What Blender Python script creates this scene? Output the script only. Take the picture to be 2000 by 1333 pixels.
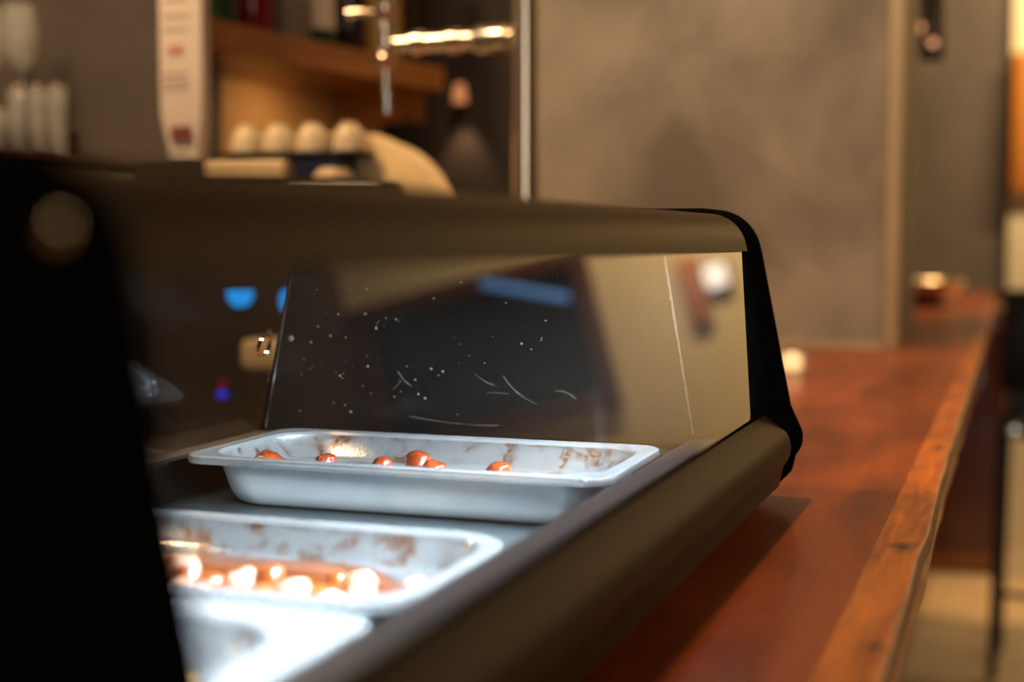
import bpy, bmesh, math, random
from mathutils import Vector, Matrix
random.seed(7)
for o in list(bpy.data.objects): bpy.data.objects.remove(o, do_unlink=True)
SC = bpy.context.scene
COL = SC.collection
PI = math.pi

# ------------------------------------------------------------------ camera
cd = bpy.data.cameras.new('camera'); cam = bpy.data.objects.new('camera', cd); COL.objects.link(cam)
cd.sensor_width = 36; cd.lens = 50.0
cam.location = (0, 0, .156)
pitch = math.atan(196/2778.); yaw = math.atan(1012*math.cos(pitch)/2778.)
cam.rotation_euler = (PI/2 - pitch, 0, yaw)
cd.clip_start = .02
cd.dof.use_dof = True; cd.dof.focus_distance = 1.08; cd.dof.aperture_fstop = 2.8
SC.camera = cam

# ------------------------------------------------------------------ world, colour, room light
w = bpy.data.worlds.new('world'); SC.world = w; w.use_nodes = True
w.node_tree.nodes['Background'].inputs[0].default_value = (1.0, .72, .45, 1)
w.node_tree.nodes['Background'].inputs[1].default_value = .02
SC.view_settings.view_transform = 'Standard'; SC.view_settings.look = 'None'
SC.view_settings.gamma = 1; SC.view_settings.use_curve_mapping = False
SC.view_settings.exposure = 0.0

def light(name, kind, loc, target, power, col, size=.1, angle=60, blend=.6, size_y=None):
    l = bpy.data.lights.new(name, kind); l.energy = power; l.color = col
    if kind == 'AREA':
        l.size = size
        if size_y: l.shape = 'RECTANGLE'; l.size_y = size_y
    else: l.shadow_soft_size = size
    if kind == 'SPOT': l.spot_size = math.radians(angle); l.spot_blend = blend
    o = bpy.data.objects.new(name, l); COL.objects.link(o); o.location = loc
    if target is not None:
        d = Vector(target) - Vector(loc); o.rotation_euler = d.to_track_quat('-Z', 'Y').to_euler()
    return o
WARM = (1.0, .62, .32)
# ceiling lamps over the bar and the guest side
light('ceiling_spot_case', 'SPOT', (-.50, 1.36, 1.85), (-.10, 1.30, -.05), 82, WARM, .05, 60, .7)
light('ceiling_spot_pillar', 'SPOT', (-.50, 1.75, 1.85), (-.55, 2.84, -.05), 80, (1, .70, .44), .06, 62, .9)
light('added_hood_spot', 'SPOT', (-.75, .25, 1.85), (-.44, .48, .18), 60, WARM, .05, 18, .8)  # extra spot, added to brighten the near end of the hood
light('ceiling_spot_bar', 'SPOT', (-.55, 2.45, 1.85), (-.15, 2.2, -.05), 50, WARM, .06, 70, .8)
light('ceiling_spot_far', 'SPOT', (-.60, 4.75, 1.85), (-.30, 4.75, -.05), 110, WARM, .06, 50, .8)
light('ceiling_spot_floor', 'SPOT', (.90, 5.30, 1.85), (-.10, 5.20, -1.1), 300, (1, .54, .17), .02, 13, .2)
light('wall_washer', 'AREA', (.75, 5.7, 1.80), (.75, 6.6, .3), 85, (1, .73, .40), 1.4, size_y=.15)
light('guest_lamp', 'AREA', (2.3, 2.0, 1.85), (2.3, 2.0, 0), 30, WARM, .6)
light('aisle_lamp', 'AREA', (-1.6, .8, 1.85), (-1.3, 1.6, 0), 40, WARM, .3)
cs_ = light('case_strip_light', 'AREA', (-.2175, .6990, .1545), None, 30, (.76, .89, 1.0), .008, size_y=.76)
cs_.rotation_euler = (0, math.radians(42), 0); cs_.data.spread = math.radians(104)
for k, (bx, by, bz) in enumerate(((-1.15, .7, 1.5), (-1.9, 1.1, 1.4), (-.9, 1.2, 1.7), (-2.2, 1.55, .9), (-1.3, 1.3, 1.1))):
    light('added_aisle_glint', 'POINT', (bx, by, bz), None, 4.0 if k < 3 else 3.0, WARM if k != 1 else (.9, .85, .8), .035)  # added point lights, give the glasses and metal small highlights
light('niche_lamp', 'AREA', (-1.28, 2.45, .44), (-1.42, 2.42, .15), 1.2, (1, .58, .24), .04, size_y=.5)

# ------------------------------------------------------------------ materials
def nmat(name):
    m = bpy.data.materials.new(name); m.use_nodes = True
    return m, m.node_tree, m.node_tree.nodes['Principled BSDF']
def mat(name, col, rough=.5, metal=0, coat=0, emit=None, es=0, spec=.5, noise=0, nscale=20, bump=0, col2=None, stretch=None, detail=6):
    m, nt, b = nmat(name)
    b.inputs['Base Color'].default_value = (*col, 1); b.inputs['Roughness'].default_value = rough
    b.inputs['Metallic'].default_value = metal; b.inputs['Coat Weight'].default_value = coat
    b.inputs['Coat Roughness'].default_value = .06
    b.inputs['Specular IOR Level'].default_value = spec
    if emit: b.inputs['Emission Color'].default_value = (*emit, 1); b.inputs['Emission Strength'].default_value = es
    if noise or col2 or bump:
        tc = nt.nodes.new('ShaderNodeTexCoord'); mp = nt.nodes.new('ShaderNodeMapping')
        if stretch: mp.inputs['Scale'].default_value = stretch
        nt.links.new(tc.outputs['Object'], mp.inputs[0])
        nz = nt.nodes.new('ShaderNodeTexNoise'); nz.inputs['Scale'].default_value = nscale; nz.inputs['Detail'].default_value = detail
        nt.links.new(mp.outputs[0], nz.inputs['Vector'])
        c2 = col2 or tuple(c*(1-noise) for c in col)
        cr = nt.nodes.new('ShaderNodeValToRGB')
        cr.color_ramp.elements[0].position = .34; cr.color_ramp.elements[1].position = .68
        cr.color_ramp.elements[0].color = (*c2, 1); cr.color_ramp.elements[1].color = (*col, 1)
        nt.links.new(nz.outputs['Fac'], cr.inputs[0]); nt.links.new(cr.outputs[0], b.inputs['Base Color'])
        if bump:
            bp = nt.nodes.new('ShaderNodeBump'); bp.inputs['Strength'].default_value = bump; bp.inputs['Distance'].default_value = .002
            nt.links.new(nz.outputs['Fac'], bp.inputs['Height']); nt.links.new(bp.outputs[0], b.inputs['Normal'])
    return m

def glass_mat(name, tint=(1, 1, 1), ior=1.5, double=True, rough=0.0):
    m, nt, b = nmat(name); nt.nodes.remove(b)
    out = nt.nodes['Material Output']
    tr = nt.nodes.new('ShaderNodeBsdfTransparent'); tr.inputs[0].default_value = (*tint, 1)
    gl = nt.nodes.new('ShaderNodeBsdfGlossy'); gl.inputs['Roughness'].default_value = rough
    gl.inputs[0].default_value = (1, 1, 1, 1)
    fr = nt.nodes.new('ShaderNodeFresnel'); fr.inputs['IOR'].default_value = ior
    ge = nt.nodes.new('ShaderNodeNewGeometry')
    def M(op, a, b_):
        n = nt.nodes.new('ShaderNodeMath'); n.operation = op
        for i, v in enumerate((a, b_)):
            if isinstance(v, (int, float)): n.inputs[i].default_value = v
            else: nt.links.new(v, n.inputs[i])
        return n.outputs[0]
    R = fr.outputs[0]
    if double: R = M('DIVIDE', M('MULTIPLY', R, 2.0), M('ADD', R, 1.0))
    R = M('MULTIPLY', R, M('SUBTRACT', 1.0, ge.outputs['Backfacing']))
    mx = nt.nodes.new('ShaderNodeMixShader'); nt.links.new(R, mx.inputs[0])
    nt.links.new(tr.outputs[0], mx.inputs[1]); nt.links.new(gl.outputs[0], mx.inputs[2])
    nt.links.new(mx.outputs[0], out.inputs[0])
    return m

def wood_mat(name, dark, lightc, scale=3.0, stretch=(14, 1, 14), coat=.6, rough=.3, knots=None):
    m, nt, b = nmat(name)
    tc = nt.nodes.new('ShaderNodeTexCoord'); mp = nt.nodes.new('ShaderNodeMapping')
    mp.inputs['Scale'].default_value = stretch; nt.links.new(tc.outputs['Object'], mp.inputs[0])
    n1 = nt.nodes.new('ShaderNodeTexNoise'); n1.inputs['Scale'].default_value = scale; n1.inputs['Detail'].default_value = 8; n1.inputs['Distortion'].default_value = .8
    nt.links.new(mp.outputs[0], n1.inputs['Vector'])
    n2 = nt.nodes.new('ShaderNodeTexNoise'); n2.inputs['Scale'].default_value = 5; n2.inputs['Detail'].default_value = 4
    nt.links.new(tc.outputs['Object'], n2.inputs['Vector'])
    n3 = nt.nodes.new('ShaderNodeTexNoise'); n3.inputs['Scale'].default_value = scale*14; n3.inputs['Detail'].default_value = 3
    nt.links.new(mp.outputs[0], n3.inputs['Vector'])
    a = nt.nodes.new('ShaderNodeMath'); a.operation = 'MULTIPLY_ADD'; a.inputs[1].default_value = .55
    nt.links.new(n1.outputs['Fac'], a.inputs[0])
    a2 = nt.nodes.new('ShaderNodeMath'); a2.operation = 'MULTIPLY_ADD'; a2.inputs[1].default_value = .30
    nt.links.new(n2.outputs['Fac'], a2.inputs[0])
    a3 = nt.nodes.new('ShaderNodeMath'); a3.operation = 'MULTIPLY'; a3.inputs[1].default_value = .15
    nt.links.new(n3.outputs['Fac'], a3.inputs[0])
    nt.links.new(a3.outputs[0], a2.inputs[2]); nt.links.new(a2.outputs[0], a.inputs[2])
    cr = nt.nodes.new('ShaderNodeValToRGB'); cr.color_ramp.elements[0].position = .38; cr.color_ramp.elements[1].position = .62
    cr.color_ramp.elements[0].color = (*dark, 1); cr.color_ramp.elements[1].color = (*lightc, 1)
    nt.links.new(a.outputs[0], cr.inputs[0])
    last = cr.outputs[0]
    for (kx, ky, kr, sy) in (knots or []):
        vm = nt.nodes.new('ShaderNodeMapping'); vm.inputs['Location'].default_value = (-kx/kr, -ky/(kr*sy), 0)
        vm.inputs['Scale'].default_value = (1/kr, 1/(kr*sy), 0); nt.links.new(tc.outputs['Object'], vm.inputs[0])
        ad = nt.nodes.new('ShaderNodeMixRGB'); ad.blend_type = 'LINEAR_LIGHT'; ad.inputs[0].default_value = .35
        nz = nt.nodes.new('ShaderNodeTexNoise'); nz.inputs['Scale'].default_value = 60; nt.links.new(tc.outputs['Object'], nz.inputs['Vector'])
        nt.links.new(vm.outputs[0], ad.inputs[1]); nt.links.new(nz.outputs['Color'], ad.inputs[2])
        g = nt.nodes.new('ShaderNodeTexGradient'); g.gradient_type = 'SPHERICAL'; nt.links.new(ad.outputs[0], g.inputs[0])
        pw = nt.nodes.new('ShaderNodeMath'); pw.operation = 'MULTIPLY'; pw.inputs[1].default_value = 1.3; pw.use_clamp = True
        nt.links.new(g.outputs['Fac'], pw.inputs[0])
        mx = nt.nodes.new('ShaderNodeMixRGB'); mx.inputs[2].default_value = (.035, .014, .005, 1)
        nt.links.new(pw.outputs[0], mx.inputs[0]); nt.links.new(last, mx.inputs[1]); last = mx.outputs[0]
    nt.links.new(last, b.inputs['Base Color'])
    b.inputs['Roughness'].default_value = rough; b.inputs['Coat Weight'].default_value = coat; b.inputs['Coat Roughness'].default_value = .08
    bp = nt.nodes.new('ShaderNodeBump'); bp.inputs['Strength'].default_value = .12; bp.inputs['Distance'].default_value = .001
    nt.links.new(n3.outputs['Fac'], bp.inputs['Height']); nt.links.new(bp.outputs[0], b.inputs['Normal'])
    return m

def steel_stained(name, amount=.5, zmid=0.0):
    """brushed steel with baked-on orange sauce marks"""
    m, nt, b = nmat(name)
    b.inputs['Metallic'].default_value = .94
    tc = nt.nodes.new('ShaderNodeTexCoord')
    n = nt.nodes.new('ShaderNodeTexNoise'); n.inputs['Scale'].default_value = 55; n.inputs['Detail'].default_value = 7; n.inputs['Roughness'].default_value = .65
    nt.links.new(tc.outputs['Object'], n.inputs['Vector'])
    cr = nt.nodes.new('ShaderNodeValToRGB'); cr.color_ramp.elements[0].position = .60 - .1*amount; cr.color_ramp.elements[1].position = .70 - .1*amount
    cr.color_ramp.elements[0].color = (0, 0, 0, 1); cr.color_ramp.elements[1].color = (1, 1, 1, 1)
    nt.links.new(n.outputs['Fac'], cr.inputs[0])
    sp = nt.nodes.new('ShaderNodeTexNoise'); sp.inputs['Scale'].default_value = 420; sp.inputs['Detail'].default_value = 2
    nt.links.new(tc.outputs['Object'], sp.inputs['Vector'])
    mr = nt.nodes.new('ShaderNodeMapRange'); mr.inputs[1].default_value = .35; mr.inputs[2].default_value = .65
    mr.inputs[3].default_value = .55; mr.inputs[4].default_value = 1.0; nt.links.new(sp.outputs['Fac'], mr.inputs[0])
    ml = nt.nodes.new('ShaderNodeMath'); ml.operation = 'MULTIPLY'; nt.links.new(cr.outputs[0], ml.inputs[0]); nt.links.new(mr.outputs[0], ml.inputs[1])
    mx = nt.nodes.new('ShaderNodeMixRGB'); mx.inputs[1].default_value = (.78, .81, .84, 1); mx.inputs[2].default_value = (.38, .13, .015, 1)
    nt.links.new(ml.outputs[0], mx.inputs[0]); nt.links.new(mx.outputs[0], b.inputs['Base Color'])
    b.inputs['Roughness'].default_value = .24
    bp = nt.nodes.new('ShaderNodeBump'); bp.inputs['Strength'].default_value = .35; bp.inputs['Distance'].default_value = .0006
    nt.links.new(sp.outputs['Fac'], bp.inputs['Height']); nt.links.new(bp.outputs[0], b.inputs['Normal'])
    return m

def plaster_mat(name, c1, c2, scale=3):
    m, nt, b = nmat(name)
    tc = nt.nodes.new('ShaderNodeTexCoord')
    n = nt.nodes.new('ShaderNodeTexNoise'); n.inputs['Scale'].default_value = scale; n.inputs['Detail'].default_value = 9; n.inputs['Roughness'].default_value = .55; n.inputs['Distortion'].default_value = .35
    nt.links.new(tc.outputs['Object'], n.inputs['Vector'])
    cr = nt.nodes.new('ShaderNodeValToRGB'); cr.color_ramp.elements[0].position = .35; cr.color_ramp.elements[1].position = .65
    cr.color_ramp.elements[0].color = (*c1, 1); cr.color_ramp.elements[1].color = (*c2, 1)
    nt.links.new(n.outputs['Fac'], cr.inputs[0]); nt.links.new(cr.outputs[0], b.inputs['Base Color'])
    b.inputs['Roughness'].default_value = .75
    bp = nt.nodes.new('ShaderNodeBump'); bp.inputs['Strength'].default_value = .2; bp.inputs['Distance'].default_value = .01
    nt.links.new(n.outputs['Fac'], bp.inputs['Height']); nt.links.new(bp.outputs[0], b.inputs['Normal'])
    return m

M = {}
M['hood'] = mat('satin_bronze_metal', (.050, .033, .019), .55, .05, spec=.10, noise=.12, nscale=500)
M['hood_top'] = mat('satin_bronze_hood', (.058, .040, .024), .50, .08, spec=.09, noise=.12, nscale=500)
M['black'] = mat('black_enamel', (.004, .0045, .005), .7, 0, spec=0.0)
M['blackgloss'] = mat('black_gloss', (.008, .007, .006), .10)
M['liner'] = mat('dark_acrylic', (.006, .0050, .0042), .14, 0, spec=.14)
M['deck'] = mat('brushed_steel_deck', (.075, .09, .098), .28, .7, noise=.25, nscale=60, stretch=(1, 12, 1))
M['well'] = mat('dark_well_plastic', (.008, .005, .004), .45, 0, spec=.2)
M['steel'] = mat('steel', (.88, .90, .92), .18, .90, noise=.15, nscale=30)
M['steel_rough'] = mat('pressed_steel', (.90, .92, .94), .34, .50, noise=.08, nscale=40)
M['pan_stain'] = steel_stained('stained_steel', .95)
M['pan_stain2'] = steel_stained('heavily_stained_steel', .95)
M['satin'] = mat('satin_chrome', (.74, .65, .53), .22, .92, noise=.04, nscale=8)
M['chrome'] = mat('chrome', (.85, .82, .78), .09, 1)
M['glass'] = glass_mat('clear_glass', (.97, .98, .97), 1.5)
M['acrylic'] = glass_mat('clear_acrylic', (.90, .90, .88), 1.45)
M['drop'] = mat('water_film', (.75, .85, .95), .3, noise=.05)
M['drop'].node_tree.nodes['Principled BSDF'].inputs['Alpha'].default_value = .18
M['counter'] = wood_mat('mahogany', (.13, .022, .005), (.34, .072, .013), 2.2, (6, 1.2, 6), .15, .34)
M['counter'].node_tree.nodes['Principled BSDF'].inputs['Specular IOR Level'].default_value = .30
M['edgewood'] = wood_mat('orange_wood', (.24, .056, .006), (.68, .195, .018), 3.0, (26, 3, 10), .25, .36,
                         knots=[(-.078, 1.00, .013, 1.9), (-.070, .745, .007, 1.6), (-.082, 1.50, .008, 2.0)])
M['edgewood'].node_tree.nodes['Principled BSDF'].inputs['Specular IOR Level'].default_value = .35
M['rawedge'] = mat('worn_pale_wood_edge', (.42, .25, .13), .5, noise=.4, nscale=40, stretch=(1, .5, 1))
M['darkedge'] = mat('dark_bark_edge', (.12, .065, .03), .6, noise=.7, nscale=18, stretch=(1, .3, 2), bump=.5)
M['redwood'] = wood_mat('red_stained_wood', (.07, .014, .008), (.13, .026, .013), 2, (3, 3, .6), .4, .35)
M['concrete'] = plaster_mat('cloudy_plaster', (.15, .130, .102), (.34, .30, .235), 3.4)
M['greyplaster'] = plaster_mat('dark_plaster', (.055, .045, .036), (.095, .078, .060), 3)
M['darkwall'] = plaster_mat('dark_brown_wall', (.085, .065, .05), (.13, .10, .08), 2)
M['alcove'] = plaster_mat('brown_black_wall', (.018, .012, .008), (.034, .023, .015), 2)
M['niche'] = mat('niche_paint', (.44, .26, .11), .7, noise=.1, nscale=4)
M['cream'] = mat('cream_wall', (.72, .60, .40), .7, noise=.12, nscale=1.3)
M['dimwall'] = mat('brown_wall', (.20, .14, .09), .8, noise=.3, nscale=1.5)
M['floor'] = mat('tan_floor_tile', (.40, .30, .19), .45, noise=.25, nscale=4)
M['ceil'] = mat('dark_ceiling', (.08, .06, .045), .9, noise=.2, nscale=3)
M['shelfwood'] = wood_mat('honey_wood', (.22, .078, .010), (.40, .150, .022), 2, (6, 1, 20), .2, .45)
M['frame'] = mat('dark_red_wood_frame', (.10, .03, .012), .4, noise=.3, nscale=12)
M['window'] = mat('night_window', (.010, .013, .020), .08, noise=.4, nscale=1.5)
M['white'] = mat('white_card', (.72, .62, .52), .6, noise=.05, nscale=10)
M['ink'] = mat('grey_ink', (.50, .42, .36), .7, noise=.2, nscale=10)
M['redink'] = mat('faded_red_ink', (.55, .26, .20), .7, noise=.1, nscale=10)
M['darkred'] = mat('dark_red_print', (.20, .05, .035), .6, noise=.2, nscale=10)
M['creamware'] = mat('cream_porcelain', (.80, .66, .40), .25, noise=.05, nscale=8, coat=.5)
M['cloth'] = mat('cream_cloth', (.74, .56, .30), .9, noise=.15, nscale=14, bump=.4)
M['navy'] = mat('navy_plastic', (.008, .018, .05), .35, noise=.1, nscale=8)
M['machine'] = mat('brown_black_enamel', (.035, .028, .022), .3, noise=.2, nscale=8)
M['creammetal'] = mat('cream_enamel', (.75, .58, .34), .35, noise=.05, nscale=8)
M['bluelight'] = mat('blue_display_light', (0, .1, .3), .4, emit=(.01, .33, .95), es=1.3, noise=.1)
M['deepblue'] = mat('deep_blue_light', (0, 0, .3), .4, emit=(.05, .06, 1), es=.9, noise=.1)
M['redlight'] = mat('red_light', (.3, 0, 0), .4, emit=(.5, .0, .03), es=.25, noise=.1)
M['led'] = mat('cold_white_strip', (1, 1, 1), .4, emit=(.78, .90, 1), es=20, noise=.01)
M['lampwhite'] = mat('white_lamp_face', (1, 1, 1), .4, emit=(1, .86, .80), es=1.2, noise=.01)
M['glowpanel'] = mat('added_panel_glow', (1, 1, 1), .6, emit=(1, .88, .74), es=4.0, noise=.01)  # emission for the added panel behind the camera
M['neon'] = mat('blue_neon_tube', (.1, .2, .4), .4, emit=(.10, .38, .85), es=.9, noise=.01)
M['amber'] = mat('amber_wood', (.50, .18, .02), .4, noise=.2, nscale=5)
M['copperglint'] = mat('copper_glint_glow', (.6, .3, .15), .3, emit=(1, .42, .20), es=1.3, noise=.01)  # glow stands in for lamp reflections on copper
M['sconceglow'] = mat('sconce_orange_glow', (.5, .2, .08), .4, emit=(1, .40, .16), es=.42, noise=.01)
M['flame'] = mat('candle_glow', (1, .8, .5), .4, emit=(1, .62, .28), es=1.6, noise=.01)
M['meat'] = mat('glazed_meat', (.15, .024, .005), .22, noise=.6, nscale=120, bump=.8, coat=.7, col2=(.09, .012, .004))
M['orangefood'] = mat('orange_glazed_food', (.20, .046, .005), .34, nscale=90, bump=.7, coat=.6, col2=(.13, .022, .004))
M['onion'] = mat('pale_onion_food', (.34, .25, .20), .3, nscale=80, bump=.6, coat=.5, col2=(.34, .12, .05))
M['beigefood'] = mat('beige_potato_food', (.42, .29, .12), .35, nscale=80, bump=.6, coat=.4, col2=(.30, .15, .03))
M['sauce'] = mat('orange_sauce', (.12, .030, .005), .2, nscale=60, coat=.7, col2=(.07, .014, .003), bump=.4)
M['brass'] = mat('copper_brass', (.90, .50, .26), .16, 1, noise=.05, nscale=8)
M['goldsteel'] = mat('warm_steel', (.95, .80, .50), .33, 1, noise=.05, nscale=8)
M['blackmetal'] = mat('black_metal', (.012, .011, .010), .4, .3, noise=.2, nscale=8)
M['greenbottle'] = mat('dark_green_glass', (.010, .04, .018), .08, noise=.1, nscale=8)
M['redbottle'] = mat('burgundy_bottle', (.14, .006, .012), .15, noise=.1, nscale=8)
M['greybottle'] = mat('grey_box', (.16, .13, .10), .5, noise=.1, nscale=8)
M['whitelabel'] = mat('pale_label', (.55, .45, .35), .6, noise=.1, nscale=8)
M['darkbottle'] = mat('dark_brown_glass', (.02, .010, .006), .1, noise=.1, nscale=8)
M['yellow'] = mat('mustard_box', (.42, .25, .03), .5, noise=.1, nscale=8)
M['trimmetal'] = mat('tan_metal_trim', (.42, .33, .20), .45, noise=.1, nscale=8)
M['film'] = mat('ragged_film', (.035, .028, .018), .7, noise=.3, nscale=300)
M['dust'] = mat('pale_dust', (.20, .18, .16), .6, noise=.1, nscale=8)

# ------------------------------------------------------------------ helpers
class MB:
    def __init__(self): self.bm = bmesh.new()
    def box(self, x0, x1, y0, y1, z0, z1, bevel=0):
        r = bmesh.ops.create_cube(self.bm, size=1)
        for v in r['verts']: v.co = Vector(((x0+x1)/2 + v.co.x*(x1-x0), (y0+y1)/2 + v.co.y*(y1-y0), (z0+z1)/2 + v.co.z*(z1-z0)))
        if bevel:
            es = list({e for v in r['verts'] for e in v.link_edges})
            bmesh.ops.bevel(self.bm, geom=es, offset=bevel, segments=3, affect='EDGES', profile=.5)
        return self
    def rings(self, rings, cap0=True, cap1=True, closed=True):
        vs = [[self.bm.verts.new(p) for p in r] for r in rings]
        n = len(vs[0])
        for a, b in zip(vs[:-1], vs[1:]):
            for i in range(n if closed else n-1):
                j = (i+1) % n
                self.bm.faces.new((a[i], a[j], b[j], b[i]))
        if cap0: self.bm.faces.new(list(reversed(vs[0])))
        if cap1: self.bm.faces.new(vs[-1])
        return self
    def extrude_xz(self, prof, y0, y1):
        """closed profile of (x, z) points drawn along Y"""
        return self.rings([[(x, y0, z) for x, z in prof], [(x, y1, z) for x, z in prof]])
    def lathe(self, prof, c=(0, 0, 0), axis='Z', n=32, cap0=True, cap1=True):
        rs = []
        for r, h in prof:
            ring = []
            for i in range(n):
                a = 2*PI*i/n; u, v = r*math.cos(a), r*math.sin(a)
                p = {'Z': (u, v, h), 'X': (h, u, v), 'Y': (v, h, u)}[axis]
                ring.append((c[0]+p[0], c[1]+p[1], c[2]+p[2]))
            rs.append(ring)
        return self.rings(rs, cap0, cap1)
    def tube(self, pts, r, n=10, taper=None):
        pts = [Vector(p) for p in pts]; rs = []
        for i, p in enumerate(pts):
            d = (pts[min(i+1, len(pts)-1)] - pts[max(i-1, 0)]).normalized()
            up = Vector((0, 0, 1)) if abs(d.z) < .9 else Vector((0, 1, 0))
            s = d.cross(up).normalized(); t = s.cross(d)
            rr = r*(taper[i] if taper else 1)
            rs.append([p + s*rr*math.cos(2*PI*k/n) + t*rr*math.sin(2*PI*k/n) for k in range(n)])
        return self.rings(rs)
    def build(self, name, m, parent=None, smooth=True, angle=35, bevel=0):
        bmesh.ops.recalc_face_normals(self.bm, faces=self.bm.faces)
        me = bpy.data.meshes.new(name); self.bm.to_mesh(me); self.bm.free()
        for i in (m if isinstance(m, (list, tuple)) else [m]): me.materials.append(M[i] if isinstance(i, str) else i)
        o = bpy.data.objects.new(name, me); COL.objects.link(o)
        if smooth:
            for p in me.polygons: p.use_smooth = True
            try: me.set_sharp_from_angle(angle=math.radians(angle))
            except Exception: pass
        if bevel:
            b = o.modifiers.new('bevel', 'BEVEL'); b.width = bevel; b.segments = 3; b.limit_method = 'ANGLE'; b.angle_limit = math.radians(40)
        if parent is not None:
            o.parent = parent
            o.matrix_parent_inverse = Matrix.Translation(-Vector(parent.location)) if parent.type == 'EMPTY' and parent.rotation_euler.z == 0 else Matrix.Identity(4)
        return o
def thing(name, label, cat, loc=(0, 0, 0), group=None):
    o = bpy.data.objects.new(name, None); COL.objects.link(o); o.location = loc; o.empty_display_size = .05
    o['label'] = label; o['category'] = cat
    if group: o['group'] = group
    return o
def tag(o, label, cat, group=None):
    o['label'] = label; o['category'] = cat
    if group: o['group'] = group
    return o
def struct(name, mb, m, **k):
    o = mb.build(name, m, **k); o['kind'] = 'structure'; return o
def rrect(x0, x1, y0, y1, z, r, n=8):
    pts = []
    for cx, cy, a0 in ((x1-r, y1-r, 0), (x0+r, y1-r, 90), (x0+r, y0+r, 180), (x1-r, y0+r, 270)):
        for i in range(n+1):
            a = math.radians(a0 + 90*i/n); pts.append((cx+r*math.cos(a), cy+r*math.sin(a), z))
    return pts
def rot2(p, ang, c):
    s, k = math.sin(ang), math.cos(ang); x, y = p[0]-c[0], p[1]-c[1]
    return (c[0]+x*k-y*s, c[1]+x*s+y*k, p[2])

# ------------------------------------------------------------------ room shell
ZC = -.054          # bar top height in this scene, the floor lies 1.05 m below it
FL = -1.10; CE = 1.9
struct('floor', MB().box(-2.8, 4.6, -3.1, 6.8, FL-.1, FL), 'floor', smooth=False)
struct('ceiling', MB().box(-2.8, 4.6, -3.1, 6.8, CE, CE+.1), 'ceil', smooth=False)
struct('wall_left', MB().box(-2.8, -2.7, -3.1, 6.8, FL, CE), 'greyplaster', smooth=False)
struct('wall_right', MB().box(4.5, 4.6, -3.1, 6.8, FL, CE), 'dimwall', smooth=False)
struct('wall_back', MB().box(-2.7, 4.5, -3.1, -3.0, FL, CE), 'dimwall', smooth=False)
w2 = struct('added_glow_panel', MB().box(.20, 1.35, -3.0, -2.985, -.4, 1.6), 'glowpanel', smooth=False)  # unseen glowing panel, added for the tap column's bright stripe and fill
struct('wall_far', MB().box(-2.7, -.09, 6.6, 6.7, FL, CE), 'darkwall', smooth=False)
struct('wall_far_guest', MB().box(-.09, 2.86, 6.56, 6.7, FL, CE), 'cream', smooth=False)
struct('wall_far_corner', MB().box(2.86, 4.5, 6.56, 6.7, FL, CE), 'dimwall', smooth=False)
struct('wall_pillar', MB().box(-.99, -.262, 2.84, 3.6, ZC, CE, .004), 'concrete')
struct('trim_1', MB().box(-.262, -.236, 2.832, 2.87, ZC, CE, .003), 'trimmetal')
struct('trim_2', MB().box(-.99, -.262, 2.828, 2.84, ZC, ZC+.010), 'trimmetal')
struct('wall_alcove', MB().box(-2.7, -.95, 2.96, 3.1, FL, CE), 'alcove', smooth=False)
struct('wall_pier', MB().box(-2.7, -1.365, 2.125, 2.24, FL, CE, .004), 'greyplaster')
# warm niche wall behind the shelf, turned a little from the bar
dx, dy = .1305, .9914
nx, ny = dy, -dx      # towards the bar
A = Vector((-1.465, 2.12, 0)); A1 = Vector((-1.4478, 2.25, 0)); B = Vector((-1.362, 2.90, 0))
nb = MB()
q = [A1, B, B - Vector((nx, ny, 0))*.08, A1 - Vector((nx, ny, 0))*.08]
nb.rings([[(p.x, p.y, FL) for p in q], [(p.x, p.y, CE) for p in q]])
struct('wall_niche', nb, 'niche', smooth=False)
# chair rail and wainscot on the far guest wall
struct('trim_3', MB().box(1.22, 4.5, 6.53, 6.56, FL, -.45), 'frame', smooth=False)

# ------------------------------------------------------------------ bar counter
ct = thing('bar_counter', 'long red-brown varnished wooden bar top with a pale worn edge, under the food case', 'bar counter', (-.4, 2.5, FL))
edge = [(-.6, -.050), (.3, -.056), (.686, -.0595), (.85, -.0612), (.97, -.0628), (1.05, -.0618), (1.2, -.0650), (1.41, -.0680), (1.8, -.071), (2.3, -.0755), (3.005, -.081), (3.9, -.092), (4.69, -.103), (6.2, -.138)]
def strip_x(y): return -.0905 - .0070*max(0, y-.3)**.8
ys = []
y = -.6
while y < 6.2: ys.append(y); y += .04 if y < 2.5 else .2
ys.append(6.2)
def ex(y):
    for (a, xa), (b, xb) in zip(edge[:-1], edge[1:]):
        if a <= y <= b:
            t = (y-a)/(b-a); return xa+(xb-xa)*t + .0007*math.sin(y*31)*math.sin(y*7.3+1)
    return edge[-1][1]
def loft_y(secs, mb=None):
    mb = mb or MB(); return mb.rings(secs)
loft_y([[(-.78, y, ZC-.045), (strip_x(y), y, ZC-.045), (strip_x(y), y, ZC), (-.78, y, ZC)] for y in ys]).build('tabletop', 'counter', ct, angle=40)
loft_y([[(strip_x(y), y, ZC-.045), (ex(y)-.004, y, ZC-.045), (ex(y)-.0035, y, ZC), (strip_x(y), y, ZC)] for y in ys]).build('edge_board', 'edgewood', ct, angle=40)
loft_y([[(ex(y)-.0035, y, ZC-.010), (ex(y)+.0004, y, ZC-.010), (ex(y), y, ZC-.0035), (ex(y)-.0015, y, ZC+.0002), (ex(y)-.0035, y, ZC)] for y in ys]).build('pale_edge', 'rawedge', ct, angle=60)
loft_y([[(ex(y)-.004, y, ZC-.045), (ex(y)-.010, y, ZC-.045), (ex(y)-.002, y, ZC-.0105), (ex(y)-.004, y, ZC-.0105)][::-1] for y in ys]).build('bark_edge', 'darkedge', ct, angle=60)
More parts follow.
